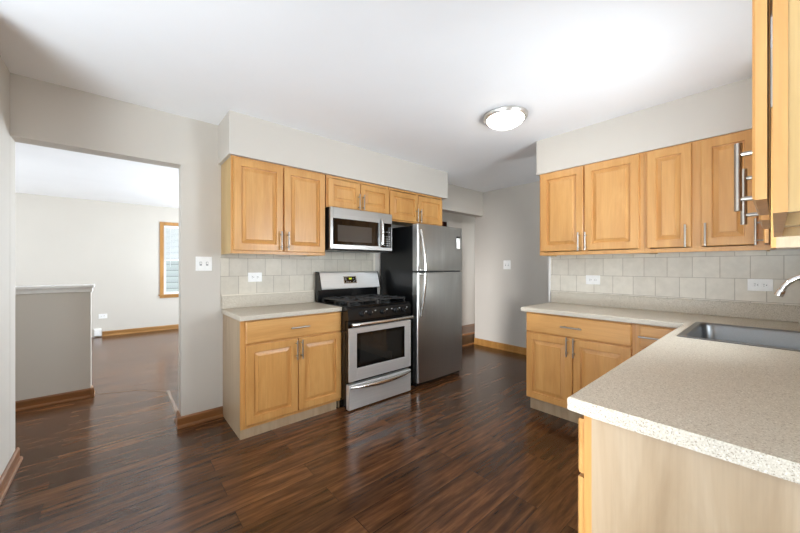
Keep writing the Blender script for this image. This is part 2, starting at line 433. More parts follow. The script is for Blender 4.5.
struct(m.build('wall_living_right', M['wall']))
m = MB()  # made-up blind window, added behind the living room's left fill
m.box(-3.4, -3.385, 4.72, 4.80, 0.62, 2.36).box(-3.4, -3.385, 7.20, 7.28, 0.62, 2.36).box(-3.4, -3.385, 4.80, 7.20, 2.28, 2.36).box(-3.4, -3.385, 4.80, 7.20, 0.62, 0.70)
w4 = struct(m.build('added_window_4', M['casing']))
box('shade', M['blind'], w4, -3.4, -3.39, 4.80, 7.20, 0.70, 2.28)
m = MB(); m.box(3.58, 3.65, SY, SY + 0.02, 0, 2.1).box(4.40, 4.47, SY, SY + 0.02, 0, 2.1).box(3.65, 4.40, SY, SY + 0.02, 2.03, 2.1)  # made-up door, added behind the corridor fill light
d2 = struct(m.build('added_door_2', M['casing']))
o = MB().door(0.75, 2.02, 0.012, 0.12, x=-4.40, y=0.0, z=0.01).build('door_leaf', M['white_trim'], d2); o.rotation_euler = (0, 0, PI); o.location = (0.0, SY, 0)
struct(box('wall_hall', M['wall'], None, 2.7, 6.5, 3.78, 3.88, 0, CZ))
m = MB(); m.box(4.62, 6.5, 3.16, 3.28, 0, CZ).box(6.5, 6.6, 3.16, 3.88, 0, CZ)
struct(m.build('wall_hall_end', M['wall']))
struct(box('stair_step', M['step_dark'], None, 3.36, 6.5, 3.30, 3.78, 0, 0.165))
struct(box('trim_step_nosing', M['oak_base'], None, 3.36, 6.5, 3.285, 3.78, 0.165, 0.195, bev=0.004))
struct(box('trim_step_foot', M['oak_base'], None, 3.36, 4.62, 3.283, 3.30, 0, 0.02, bev=0.003))
# red-brown door with casing at the hall wall, its top corner seen over the fridge
m = MB(); m.box(4.27, 4.345, 3.755, 3.78, 0.195, 2.06).box(3.42, 4.345, 3.755, 3.78, 1.98, 2.06)
d1 = struct(m.build('door_1', M['red_wood']))
MB().door(0.83, 1.77, 0.012, 0.12, x=3.43, y=3.78, z=0.20).build('door_leaf', M['red_wood'], d1)
# half wall with a white cap
struct(box('wall_half', M['wall'], None, -3.3, -0.193, 4.44, 4.56, 0, 1.035))
m = MB(); m.box(-3.3, -0.18, 4.425, 4.575, 1.035, 1.075, bev=0.004).box(-3.3, -0.168, 4.405, 4.595, 1.075, 1.105, bev=0.006)
struct(m.build('trim_half_wall_cap', M['white_trim']))
# soffits
struct(box('soffit_stove', M['wall'], None, 0.655, 3.21, 2.757, WY, 2.157, CZ))
struct(box('soffit_right', M['wall'], None, 3.05, RX, 0.04, 1.506, 2.165, CZ))
m = MB(); m.box(0.95, 1.742, SY, 0.03, 2.165, CZ).box(2.72, RX, SY, 0.03, 2.165, CZ)
struct(m.build('soffit_sink', M['wall']))

def baseboard(name, p0, p1, nrm, mat, h=0.085):
    """wood baseboard with a shoe moulding, from p0 to p1 along the wall, nrm points into the room"""
    p0 = Vector((p0[0], p0[1], 0)); p1 = Vector((p1[0], p1[1], 0)); d = p1 - p0; L = d.length; d.normalize()
    n = Vector((nrm[0], nrm[1], 0))
    prof = [(0, 0), (0.028, 0), (0.028, 0.010), (0.022, 0.019), (0.014, 0.022), (0.014, h - 0.012), (0.006, h), (0, h)]
    b = MB()
    b.prism([(-y, z) for y, z in prof], 0, L)
    o = b.build(name, mat)
    o.location = p0
    rz = math.atan2(d.y, d.x); o.rotation_euler = (0, 0, rz)
    # prism juts to local -y; flip when the room lies on the other side
    loc_n = Vector((math.cos(rz - PI / 2), math.sin(rz - PI / 2), 0))
    if loc_n.dot(n) < 0:
        o.location = p1; o.rotation_euler = (0, 0, rz + PI)
    return struct(o)
baseboard('baseboard_stub', (0.362, WY), (0.688, WY), (0, -1), M['oak_base'])
baseboard('baseboard_jamb', (0.39, WY - 0.001), (0.39, 3.28), (-1, 0), M['oak_base_y'])
baseboard('baseboard_left', (-0.50, 2.30), (-0.50, 3.30), (1, 0), M['oak_base_y'])
baseboard('baseboard_far', (4.50, 1.56), (4.50, 3.28), (-1, 0), M['casing'], 0.10)
baseboard('baseboard_half', (-3.3, 4.44), (-0.168, 4.44), (0, -1), M['oak_base'])
baseboard('baseboard_half_end', (-0.193, 4.413), (-0.193, 4.56), (1, 0), M['oak_base_y'], 0.08)
baseboard('baseboard_living', (-0.20, LY), (2.6, LY), (0, -1), M['living_base'], 0.09)
# floor transition strips
def strip(name, p0, p1, w=0.035, h=0.009):
    p0 = Vector(p0); p1 = Vector(p1); d = p1 - p0
    o = MB().prism([(-w / 2, 0), (w / 2, 0), (w / 2 - 0.008, h), (-w / 2 + 0.008, h)], 0, d.length).build(name, M['strip'])
    o.location = (p0.x, p0.y, 0.0); o.rotation_euler = (0, 0, math.atan2(d.y, d.x)); return struct(o)
strip('trim_1', (0.40, 3.30), (0.40, 4.10))
strip('trim_2', (0.39, 4.11), (0.13, 4.36), 0.018, 0.005)
strip('trim_3', (0.13, 4.36), (-0.15, 4.47), 0.018, 0.005)

# windows
def window(name, x0, x1, y, z0, z1, face, casing, cas=0.065, rail=True, stool=True):
    """window in a wall of constant y; face = -1 looks to -y, +1 to +y"""
    a = MB(); t = 0.018
    ya, yb = sorted((y, y + face * t))
    a.box(x0 - cas, x0, ya, yb, z0, z1 + cas, bev=0.003).box(x1, x1 + cas, ya, yb, z0, z1 + cas, bev=0.003).box(x0, x1, ya, yb, z1, z1 + cas, bev=0.003)
    if stool:
        yc, yd = sorted((y - face * 0.01, y + face * 0.045))
        a.box(x0 - cas - 0.02, x1 + cas + 0.02, yc, yd, z0 - 0.022, z0, bev=0.004)
        a.box(x0 - cas, x1 + cas, ya, yb, z0 - 0.07, z0 - 0.022, bev=0.003)
    r = struct(a.build(name, casing))
    f = MB(); s = 0.045; ye = y - face * 0.05; yf, yg = sorted((ye, ye - face * 0.035))
    f.box(x0, x0 + s, yf, yg, z0, z1).box(x1 - s, x1, yf, yg, z0, z1).box(x0 + s, x1 - s, yf, yg, z0, z0 + s).box(x0 + s, x1 - s, yf, yg, z1 - s, z1)
    if rail: f.box(x0 + s, x1 - s, yf, yg, (z0 + z1) / 2 - 0.02, (z0 + z1) / 2 + 0.02)
    f.build('sash', M['white_trim'], r)
    MB().box(x0 + s * 0.5, x1 - s * 0.5, ye - face * 0.020, ye - face * 0.024, z0 + s * 0.5, z1 - s * 0.5).build('pane', M['glass'], r)
    return r
window('window_1', LX0, LX1, LY, LZ0, LZ1, -1, M['casing'])
window('window_2', WX0, WX1, SY, WZ0, WZ1, 1, M['casing'])
bl = thing('window_blind', 'white slatted blind pulled half way down the living room window', 'blind', (LX0 + 0.01, LY - 0.004, 1.40))
box('headrail', M['blind'], bl, 0, LX1 - LX0 - 0.02, 0.0, 0.04, 0.68, 0.715)
m = MB()
for k in range(26):
    z = 0.03 + k * 0.025
    m.prism([(0.006, z), (0.032, z + 0.016), (0.033, z + 0.0175), (0.007, z + 0.0015)], 0.003, LX1 - LX0 - 0.023)
m.build('slats', M['blind'], bl)
box('bottom_rail', M['blind'], bl, 0.003, LX1 - LX0 - 0.023, 0.005, 0.034, 0.0, 0.018)
MB().cyl((0.10, 0.0, -0.12), (0.10, 0.0, 0.68), 0.003, 8).build('wand', M['blind'], bl)
tag(box('neighbouring_house', M['siding'], None, -5, 7, 11.0, 11.3, -1.0, 5.0), 'grey clapboard house seen through the living room window', 'house')

# ------------------------------------------------------------------ tile backsplashes (part of the walls)
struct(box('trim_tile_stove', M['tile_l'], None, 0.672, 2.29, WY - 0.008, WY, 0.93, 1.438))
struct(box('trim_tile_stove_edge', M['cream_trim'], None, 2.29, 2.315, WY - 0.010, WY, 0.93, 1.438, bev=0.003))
struct(box('trim_tile_right', M['tile_r'], None, RX - 0.008, RX, SY, 1.510, 1.03, 1.392))
struct(box('trim_tile_right_edge', M['white_trim'], None, RX - 0.012, RX, 1.511, 1.532, 0.921, 1.392, bev=0.003))

# ------------------------------------------------------------------ cabinets
def pull(parent, x, y, z, length, vert=True, r=0.0062, mat=None, off=0.032, label=None):
    b = MB(); h = length / 2; p = h * 0.66
    if vert:
        b.cyl((x, y - off, z - h), (x, y - off, z + h), r, 12)
        for s in (-p, p): b.cyl((x, y, z + s), (x, y - off, z + s), r * 0.75, 10)
    else:
        b.cyl((x - h, y - off, z), (x + h, y - off, z), r, 12)
        for s in (-p, p): b.cyl((x + s, y, z), (x + s, y - off, z), r * 0.75, 10)
    return b.build('handle', mat or M['pull'], parent)

def cabinet(name, label, group, loc, rz, w, h, d, stiles, rails, doors=(), drawers=(), base=0.0, toe=0.0, toe_in=0.07, side='maple_side', toe_mat='pale', side_split=None, gap=0.0, pull_len=0.156, pull_r=0.0062, recess=0.014, inset=0.0):
    """local frame: x along the front from the viewer's left, y = 0 at the wall and -d at the face frame's front, z up"""
    c = thing(name, label, 'cabinet', loc, rz, group)
    F = 0.019; yb = -d + F
    b = MB(); t = 0.016
    def sidep(x0, x1):
        if base and not side_split:
            b.box(x0, x1, yb, 0, base, h).box(x0, x1, yb + toe_in, 0, 0, base)
        else: b.box(x0, x1, yb, 0, 0, h)
    i_ = 0.0 if base else 0.005
    sidep(i_, t + i_); sidep(w - t - i_, w - i_)
    b.box(t + i_, w - t - i_, yb, 0, base + recess, base + recess + t)
    b.box(t + i_, w - t - i_, -0.006, 0, base + recess + t, h - (0 if base else t))
    if not base: b.box(t + i_, w - t - i_, yb, 0, h - t, h)
    b.build('carcass', M[side], c)
    f = MB()
    for x0, x1 in stiles: f.box(x0, x1, -d, yb, base, h)
    sx = sorted(stiles)
    for z0, z1 in rails:
        for (a0, a1), (b0, b1) in zip(sx, sx[1:]): f.box(a1, b0, -d, yb, z0, z1)
    f.build('face_frame', M['maple'], c)
    for x0, x1, z0, z1, hx, hz in doors:
        o = MB().door(x1 - x0, z1 - z0).build('door', M['maple'], c); o.location = (x0, -d - gap, z0)
        if hx is not None: pull(o, hx - x0, -0.02, hz - z0, pull_len, r=pull_r)
    for x0, x1, z0, z1, hx in drawers:
        o = MB().door(x1 - x0, z1 - z0, raised=False).build('drawer_front', M['maple_h'], c); o.location = (x0, -d, z0)
        if hx is not None: pull(o, hx - x0, -0.02, (z1 - z0) / 2, 0.158, False)
    if base: box('toe_kick', M[toe_mat], c, 0.0 if toe_in < 0.03 else 0.0, w - (0.04 if toe_in < 0.03 else 0.0), yb + toe_in - 0.012, yb + toe_in, 0.0, base + 0.02)
    return c

R270 = -PI / 2
GU = 'maple wall cabinets'; GB = 'maple base cabinets'
# left wall, uppers
zb = 1.388
cabinet('wall_cabinet', 'two-door maple wall cabinet at the left end, above the short counter beside the range', GU, (0.672, WY, zb), 0, 0.808, 2.153 - zb, 0.342,
        [(0, 0.035), (0.381, 0.431), (0.773, 0.808)], [(0, 0.03), (0.735, 0.765)],
        [(0.014, 0.403, 0.025, 0.747, 0.381, 0.116), (0.415, 0.800, 0.025, 0.747, 0.441, 0.116)])
cabinet('wall_cabinet', 'short two-door maple cabinet directly above the microwave', GU, (1.490, WY, 1.848), 0, 0.755, 2.153 - 1.848, 0.342,
        [(0, 0.035), (0.36, 0.40), (0.72, 0.755)], [(0, 0.02), (0.285, 0.305)],
        [(0.016, 0.373, 0.005, 0.275, 0.350, 0.085), (0.381, 0.748, 0.005, 0.275, 0.404, 0.085)])
cabinet('wall_cabinet', 'short two-door maple cabinet above the refrigerator', GU, (2.252, WY, 1.790), 0, 0.866, 2.153 - 1.790, 0.342,
        [(0, 0.03), (0.41, 0.45), (0.836, 0.866)], [(0, 0.03), (0.343, 0.363)],
        [(0.006, 0.428, 0.014, 0.330, 0.402, 0.09), (0.434, 0.856, 0.014, 0.330, 0.458, 0.09)])
# left wall, base
lb = cabinet('base_cabinet', 'maple base cabinet left of the range, one wide drawer above two doors', GB, (0.690, WY, 0), 0, 0.846, 0.880, 0.527,
        [(0, 0.04), (0.42, 0.46), (0.806, 0.846)], [(0.07, 0.11), (0.69, 0.72), (0.86, 0.88)],
        [(0.034, 0.436, 0.098, 0.694, 0.420, 0.606), (0.444, 0.846, 0.098, 0.694, 0.464, 0.606)],
        [(0.034, 0.846, 0.706, 0.872, 0.447)], base=0.07, toe_in=-0.004, side_split=True, side='pale')
# right wall, uppers
cabinet('wall_cabinet', 'taller two-door maple wall cabinet at the left end of the right wall, above the outlet', GU, (RX, 1.473, 1.388), R270, 0.815, 2.160 - 1.388, 0.322,
        [(0, 0.04), (0.375, 0.43), (0.775, 0.815)], [(0, 0.03), (0.735, 0.772)],
        [(0.016, 0.389, 0.036, 0.760, 0.358, 0.113), (0.401, 0.787, 0.036, 0.760, 0.414, 0.113)])
cabinet('wall_cabinet', 'two-door maple wall cabinet on the right wall, partly behind the nearest hanging cabinets', GU, (RX, 0.657, 1.388), R270, 0.64, 2.160 - 1.388, 0.322,
        [(0, 0.035), (0.262, 0.332), (0.575, 0.64)], [(0, 0.03), (0.735, 0.772)],
        [(0.019, 0.274, 0.036, 0.760, 0.244, 0.113), (0.322, 0.585, 0.036, 0.760, 0.347, 0.113)])
# right wall, base
cabinet('base_cabinet', 'maple base cabinet on the right wall with wide drawer above two doors', GB, (RX, 1.463, 0), R270, 0.815, 0.880, 0.588,
        [(0, 0.035), (0.38, 0.42), (0.775, 0.815)], [(0.125, 0.15), (0.69, 0.73), (0.86, 0.88)],
        [(0.004, 0.392, 0.128, 0.702, 0.360, 0.636), (0.401, 0.792, 0.128, 0.702, 0.412, 0.636)],
        [(0.004, 0.792, 0.714, 0.872, 0.392)], base=0.125, toe_in=0.058, side='maple_side')
cabinet('base_cabinet', 'narrow maple base cabinet in the corner beside the sink counter, one small drawer', GB, (RX, 0.647, 0), R270, 0.280, 0.880, 0.588,
        [(0, 0.03), (0.25, 0.28)], [(0.125, 0.15), (0.69, 0.73), (0.86, 0.88)],
        [(0.024, 0.262, 0.128, 0.702, 0.052, 0.636)], [(0.024, 0.262, 0.722, 0.872, 0.102)], base=0.125, toe_in=0.058)
# near run under the sink counter; its pale end panel faces the camera
pen = cabinet('base_cabinet', 'long maple sink base cabinet under the nearest counter, pale end panel towards the room', GB, (3.355, SY + 0.005, 0), PI, 2.378, 0.880, 0.642,
        [(0, 0.653), (1.033, 1.073), (1.473, 1.513), (1.913, 1.953), (2.348, 2.378)], [(0.10, 0.13), (0.69, 0.72), (0.86, 0.88)],
        [(0.643, 1.049, 0.105, 0.694, 1.023, 0.61), (1.059, 1.485, 0.105, 0.694, 1.083, 0.61), (1.495, 1.925, 0.105, 0.694, 1.903, 0.61), (1.937, 2.370, 0.105, 0.694, 1.963, 0.61)],
        [(0.643, 1.485, 0.706, 0.858, 1.063), (1.495, 1.925, 0.706, 0.858, 1.713), (1.937, 2.370, 0.706, 0.858, 2.153)], base=0.10, toe_in=0.06, side='pale')
# near hanging cabinets beside the camera, and the far corner one
cabinet('wall_cabinet', 'nearest hanging maple cabinet at the right edge, seen edge-on with its door ajar', GU, (1.285, SY, 1.388), PI, 0.33, 2.160 - 1.388, 0.303,
        [(0, 0.04), (0.29, 0.33)], [(0, 0.03), (0.735, 0.772)],
        [(0.03, 0.328, 0.029, 0.760, 0.085, 0.125)], gap=0.007, pull_len=0.172, pull_r=0.0075, recess=0.03)
cabinet('wall_cabinet', 'second hanging maple cabinet from the right edge, mostly hidden behind the nearest one', GU, (1.742, SY, 1.388), PI, 0.455, 2.160 - 1.388, 0.303,
        [(0, 0.04), (0.35, 0.455)], [(0, 0.03), (0.735, 0.772)],
        [(0.02, 0.352, 0.029, 0.760, 0.307, 0.108)], gap=0.007, pull_len=0.168, pull_r=0.0075, recess=0.03)
cabinet('wall_cabinet', 'small hanging maple cabinet in the far right corner past the sink', GU, (RX - 0.335, SY, 1.388), PI, 0.315, 2.160 - 1.388, 0.315,
        [(0, 0.03), (0.285, 0.315)], [(0, 0.03), (0.735, 0.772)],
        [(0.01, 0.30, 0.029, 0.760, 0.235, 0.100)], gap=0.007, side='pale')

# ------------------------------------------------------------------ countertops
CT0, CT1 = 0.882, 0.920
def front_edge(tests):
    def f(e):
        a, b = e.verts[0].co, e.verts[1].co
        if abs(a.z - b.z) > 1e-6: return False
        return any(t(a) and t(b) for t in tests)
    return f
c1 = thing('countertop', 'short speckled beige laminate countertop beside the range', 'countertop', (0.678, WY, 0))
MB().grid_prism([0, 0.855], [-0.56, -0.001], lambda x, y: True, CT0, CT1, front_edge([lambda v: abs(v.y + 0.56) < 1e-5, lambda v: abs(v.x) < 1e-5])).build('top', M['counter'], c1)
m = MB(); m.box(0.0, 0.85, -0.022, -0.009, CT1 + 0.0005, 1.030, bev=0.003); m.build('backsplash', M['counter'], c1)
box('backsplash_cap', M['cream_trim'], c1, 0.0, 0.85, -0.018, -0.009, 1.030, 1.042, bev=0.002)

SX0, SX1, SYa, SYb = 2.235, 2.835, -0.185, 0.308     # sink basin opening
c2 = thing('countertop', 'large L-shaped speckled beige laminate countertop holding the sink', 'countertop', (0, 0, 0))
cx0, cy1, cxf, cyl_ = 0.954, 0.382, 2.752, 1.502
xs = [cx0, SX0 - 0.008, cxf, SX1 + 0.008, RX - 0.002]; ys = [SY + 0.002, SYa - 0.008, SYb + 0.008, cy1, cyl_]
ins = lambda x, y: (y < cy1 or x > cxf) and not (SX0 - 0.008 < x < SX1 + 0.008 and SYa - 0.008 < y < SYb + 0.008)
eq = lambda p, q: abs(p - q) < 1e-5
MB().grid_prism(xs, ys, ins, CT0, CT1, front_edge([lambda v: eq(v.x, cx0), lambda v: eq(v.y, cy1) and v.x < cxf + 1e-4, lambda v: eq(v.x, cxf) and v.y > cy1 - 1e-4, lambda v: eq(v.y, cyl_)])).build('top', M['counter'], c2)
m = MB(); m.box(RX - 0.024, RX - 0.009, SY + 0.03, 1.498, CT1 + 0.0005, 1.030, bev=0.003); m.build('backsplash', M['counter'], c2)
m = MB(); m.box(cx0 + 0.01, RX - 0.026, SY + 0.002, SY + 0.018, CT1 + 0.0005, 1.030, bev=0.003); m.build('backsplash', M['counter'], c2)

# ------------------------------------------------------------------ sink and faucet
def rrect(x0, x1, y0, y1, r, z, n=6):
    out = []
    for cx, cy, a0 in ((x1 - r, y1 - r, 0), (x0 + r, y1 - r, PI / 2), (x0 + r, y0 + r, PI), (x1 - r, y0 + r, 1.5 * PI)):
        for k in range(n + 1):
            a = a0 + PI / 2 * k / n; out.append((cx + r * math.cos(a), cy + r * math.sin(a), z))
    return out
def loft(mb, loops, cap_last=True):
    R = [[mb.bm.verts.new(p) for p in L] for L in loops]; n = len(R[0])
    for a, b in zip(R, R[1:]):
        for k in range(n):
            f = mb.bm.faces.new((a[k], a[(k + 1) % n], b[(k + 1) % n], b[k])); f.smooth = True
    if cap_last: mb.bm.faces.new(R[-1])
    return mb
sk = thing('kitchen_sink', 'stainless steel drop-in sink set in the L-shaped countertop', 'sink', (0, 0, 0.92))
m = MB(); o_ = 0.032
loft(m, [rrect(SX0 - o_, SX1 + o_, SYa - 0.055, SYb + o_, 0.02, 0.0005), rrect(SX0 - o_ + 0.003, SX1 + o_ - 0.003, SYa - 0.052, SYb + o_ - 0.003, 0.02, 0.005), rrect(SX0 - 0.004, SX1 + 0.004, SYa - 0.004, SYb + 0.004, 0.05, 0.004),
         rrect(SX0, SX1, SYa, SYb, 0.05, 0.0005)], False)
m.build('rim', M['sink'], sk)
m = MB()
loft(m, [rrect(SX0, SX1, SYa, SYb, 0.05, 0.0005), rrect(SX0 + 0.006, SX1 - 0.006, SYa + 0.006, SYb - 0.006, 0.055, -0.012), rrect(SX0 + 0.018, SX1 - 0.018, SYa + 0.018, SYb - 0.018, 0.06, -0.15),
         rrect(SX0 + 0.05, SX1 - 0.05, SYa + 0.05, SYb - 0.05, 0.05, -0.178), rrect(SX0 + 0.2, SX1 - 0.2, SYa + 0.2, SYb - 0.2, 0.04, -0.182)])
m.build('basin', M['sink'], sk)
MB().lathe([(0.0, -0.178), (0.03, -0.178), (0.042, -0.176), (0.045, -0.181)], ((SX0 + SX1) / 2, (SYa + SYb) / 2, 0), 24, cap=False).build('drain', M['chrome'], sk)
fx, fy = 2.50, -0.212
fa = thing('faucet', 'polished chrome arched faucet at the right edge over the sink', 'faucet', (fx, fy, 0.9245))
MB().lathe([(0.026, 0), (0.026, 0.006), (0.020, 0.012), (0.018, 0.06), (0.014, 0.066)], (0, 0, 0), 20).build('base', M['chrome'], fa)
pts = [(0, 0, 0.06), (0, 0, 0.14), (0, 0.002, 0.2)]
for k in range(1, 13):
    a = PI - k * (PI * 0.90) / 12
    pts.append((0, 0.098 + 0.098 * math.cos(a), 0.205 + 0.11 * math.sin(a)))
MB().tube(pts, [0.0125] * len(pts), 14).build('spout', M['chrome'], fa)
e = Vector(pts[-1]); dn = (Vector(pts[-1]) - Vector(pts[-2])).normalized()
MB().tube([e - dn * 0.004, e + dn * 0.008, e + dn * 0.026], [0.0145, 0.0165, 0.0165], 16).build('aerator', M['chrome'], fa)
MB().tube([(0.018, 0, 0.045), (0.05, 0.0, 0.06), (0.10, 0.0, 0.075)], [0.009, 0.007, 0.006], 12).build('lever', M['chrome'], fa)

# ------------------------------------------------------------------ gas range
rw = 0.752
rg = thing('gas_range', 'stainless and black gas range standing between the base cabinet and the refrigerator', 'range', (1.538, 3.095, 0))
box('body', M['black'], rg, 0.0, rw, -0.585, 0, 0.03, 0.905)
for x in (0.04, rw - 0.04):
    for y in (-0.55, -0.05): MB().cyl((x, y, 0), (x, y, 0.03), 0.018, 12).build('foot', M['black_matte'], rg)
m = MB(); m.box(-0.002, rw + 0.002, -0.60, -0.06, 0.905, 0.918, bev=0.004)
m.box(0.0, 0.018, -0.595, -0.07, 0.918, 0.926, bev=0.003).box(rw - 0.018, rw, -0.595, -0.07, 0.918, 0.926, bev=0.003).box(0.018, rw - 0.018, -0.598, -0.575, 0.918, 0.926, bev=0.003)
m.build('cooktop', M['black'], rg)
MB().prism([(-0.585, 0.80), (-0.632, 0.803), (-0.622, 0.902), (-0.600, 0.914), (-0.585, 0.914)], 0.0, rw).build('control_panel', M['black'], rg)
for kx in (0.150, 0.240, 0.386, 0.548, 0.655):
    k = MB().lathe([(0.024, 0.0), (0.024, 0.006), (0.019, 0.010), (0.017, 0.026), (0.014, 0.030)], (0, 0, 0), 20, axis='y')
    k.box(-0.004, 0.004, -0.036, -0.028, -0.016, 0.016, bev=0.001)
    o = k.build('knob', M['black'], rg); o.location = (kx, -0.628, 0.853); o.rotation_euler = (math.radians(-6), 0, 0)
    box('pointer', M['bright'], o, -0.0016, 0.0016, -0.0375, -0.0358, 0.002, 0.016)
for kx in (0.195, 0.30, 0.44, 0.50, 0.60, 0.70): box('panel_marking', M['grey_mark'], rg, kx - 0.008, kx + 0.008, -0.6275, -0.6262, 0.868, 0.876)
# burners and grates
for bx in (0.19, rw - 0.19):
    for by in (-0.46, -0.19):
        o = MB().lathe([(0.052, 0), (0.052, 0.006), (0.036, 0.012), (0.036, 0.018)], (bx, by, 0.918), 24).build('burner', M['black_matte'], rg)
        MB().lathe([(0.033, 0.018), (0.033, 0.025), (0.025, 0.028)], (bx, by, 0.918), 24).build('burner_cap', M['black'], o)
for gx0, gx1 in ((0.035, 0.365), (rw - 0.365, rw - 0.035)):
    m = MB(); z0, z1 = 0.958, 0.972; b_ = 0.0065
    for y in (-0.575, -0.335, -0.315, -0.085): m.box(gx0, gx1, y - b_, y + b_, z0, z1, bev=0.002)
    for x in (gx0 + b_, gx1 - b_): m.box(x - b_, x + b_, -0.575, -0.085, z0, z1, bev=0.002)
    gc = (gx0 + gx1) / 2
    for by in (-0.455, -0.20):
        for dx, dy in ((1, 0), (-1, 0), (0, 1), (0, -1)):
            if dx: m.box(*sorted((gc + dx * 0.030, gc + dx * 0.160)), by - b_, by + b_, z0, z1 + 0.004, bev=0.002)
            else: m.box(gc - b_, gc + b_, *sorted((by + dy * 0.030, by + dy * 0.118)), z0, z1 + 0.004, bev=0.002)
    for x in (gx0 + b_, gx1 - b_):
        for y in (-0.57, -0.325, -0.09): m.box(x - b_, x + b_, y - b_, y + b_, 0.918, z0)
    m.build('grate', M['black_matte'], rg)
# oven door
od = box('oven_door_backing', M['black'], rg, 0.004, rw - 0.004, -0.622, -0.587, 0.245, 0.795, bev=0.004)
m = MB(); wx0, wx1, wz0, wz1 = 0.088, 0.664, 0.372, 0.684
dz0, dz1 = 0.262, 0.735
m.box(0.006, wx0, -0.637, -0.622, dz0, dz1, bev=0.002).box(wx1, rw - 0.006, -0.637, -0.622, dz0, dz1, bev=0.002)
m.box(wx0, wx1, -0.637, -0.622, dz0, wz0, bev=0.002).box(wx0, wx1, -0.637, -0.622, wz1, dz1, bev=0.002)
m.build('oven_door', M['steel'], rg)
g = box('oven_window', M['black_glass'], rg, wx0, wx1, -0.633, -0.6225, wz0, wz1)
box('inner_glass', M['oven_glass'], g, wx0 + 0.035, wx1 - 0.045, -0.6345, -0.633, wz0 + 0.035, wz1 - 0.03)
m = MB()
for x in (0.04, rw - 0.04): m.box(x - 0.012, x + 0.012, -0.672, -0.622, 0.758, 0.782, bev=0.003)
pts = [(0.012, -0.672, 0.77)] + [(0.03 + (rw - 0.06) * k / 10, -0.678 - 0.012 * math.sin(PI * k / 10), 0.77) for k in range(11)] + [(rw - 0.012, -0.672, 0.77)]
m.tube(pts, 0.0175, 14)
m.build('oven_handle', M['bright'], rg)
for x in (0.02, rw - 0.06): box('latch', M['bright'], rg, x, x + 0.035, -0.630, -0.62, 0.247, 0.257, bev=0.002)
dr = box('storage_drawer', M['steel'], rg, 0.006, rw - 0.006, -0.637, -0.587, 0.012, 0.232, bev=0.003)
prof = []
m = MB(); n = 14
pts = [(0.02 + (rw - 0.04) * k / n, -0.640 - 0.030 * math.sin(PI * k / n) ** 0.6, 0.212 - 0.012 * math.sin(PI * k / n)) for k in range(n + 1)]
m.tube(pts, [0.011 + 0.011 * math.sin(PI * k / n) for k in range(n + 1)], 12); m.build('drawer_handle', M['bright'], dr)
# backguard
m = MB(); m.prism([(-0.055, 0.918), (-0.055, 1.05), (-0.105, 1.05), (-0.112, 1.06), (-0.066, 1.214), (-0.05, 1.222), (0.0, 1.222), (0.0, 0.918)], 0.006, rw - 0.006)
m.build('backguard_body', M['black'], rg)
m = MB(); m.prism([(-0.118, 1.052), (-0.1195, 1.062), (-0.0725, 1.220), (-0.055, 1.230), (-0.02, 1.230), (-0.02, 1.223), (-0.055, 1.222), (-0.068, 1.214), (-0.1125, 1.060), (-0.106, 1.0505)], 0.010, rw - 0.010)
bgp = m.build('backguard', M['steel'], rg)
for x in (0.0, rw - 0.010): MB().prism([(-0.120, 1.045), (-0.121, 1.062), (-0.074, 1.222), (-0.055, 1.232), (0.0, 1.232), (0.0, 0.918), (-0.06, 0.918), (-0.06, 1.045)], x, x + 0.010).build('end_cap', M['black'], rg)
# slanted display: built flat, then laid on the slant
sl = math.atan2(0.1195 - 0.0725, 1.220 - 1.062)
ds = MB().box(-0.082, 0.082, -0.004, 0.0, -0.040, 0.040, bev=0.003).build('display_frame', M['bright'], rg)
ds.location = (0.355, -0.0965, 1.142); ds.rotation_euler = (-sl, 0, 0)
box('display', M['black_glass'], ds, -0.072, 0.072, -0.0052, -0.004, -0.032, 0.032)
m = MB()
def seg7(mb, ch, x, z, w, h, t, y0, y1):
    on = {'0': 'abcdef', '1': 'bc', '2': 'abged', '3': 'abgcd', '5': 'afgcd', '8': 'abcdefg'}[ch]
    s = {'a': (x, x + w, z + h - t, z + h), 'b': (x + w - t, x + w, z + h / 2, z + h), 'c': (x + w - t, x + w, z, z + h / 2), 'd': (x, x + w, z, z + t), 'e': (x, x + t, z, z + h / 2), 'f': (x, x + t, z + h / 2, z + h), 'g': (x, x + w, z + h / 2 - t / 2, z + h / 2 + t / 2)}
    for c in on: a = s[c]; mb.box(a[0], a[1], y0, y1, a[2], a[3])
for ch, x in (('8', -0.012), ('8', 0.000), ('8', 0.012)): seg7(m, ch, x, 0.005, 0.009, 0.015, 0.0022, -0.0060, -0.0052)
m.build('clock_digits', M['digits'], ds)
for x, z in ((-0.052, 0.010), (-0.052, -0.002), (-0.044, -0.022), (-0.022, -0.022), (0.0, -0.022), (0.040, 0.010), (0.050, -0.012), (0.040, -0.022)): box('display_button', M['grey_mark'], ds, x - 0.006, x + 0.006, -0.0060, -0.0052, z - 0.0035, z + 0.0035)

# ------------------------------------------------------------------ over-range microwave
mw = thing('microwave', 'stainless over-the-range microwave hanging above the gas range', 'microwave', (1.497, WY, 1.440))
w_, h_ = 0.746, 0.404
box('body', M['black_side'], mw, 0, w_, -0.385, -0.009, 0.012, h_)
m = MB(); m.box(0.0, w_, -0.40, -0.03, 0.0, 0.012, bev=0.003); m.build('underside', M['black_side'], mw)
m = MB(); m.box(0.14, 0.60, -0.37, -0.29, -0.004, 0.0); m.build('vent_grille', M['black_matte'], mw)
dx1 = 0.612
m = MB(); gx0, gx1, gz0, gz1 = 0.030, 0.565, 0.055, 0.300
m.box(0.0, gx0, -0.412, -0.386, 0.012, h_, bev=0.003).box(gx0, gx1, -0.412, -0.386, 0.012, gz0, bev=0.003).box(gx0, gx1, -0.412, -0.386, gz1, h_, bev=0.003).box(gx1, dx1, -0.412, -0.386, 0.012, h_, bev=0.003)
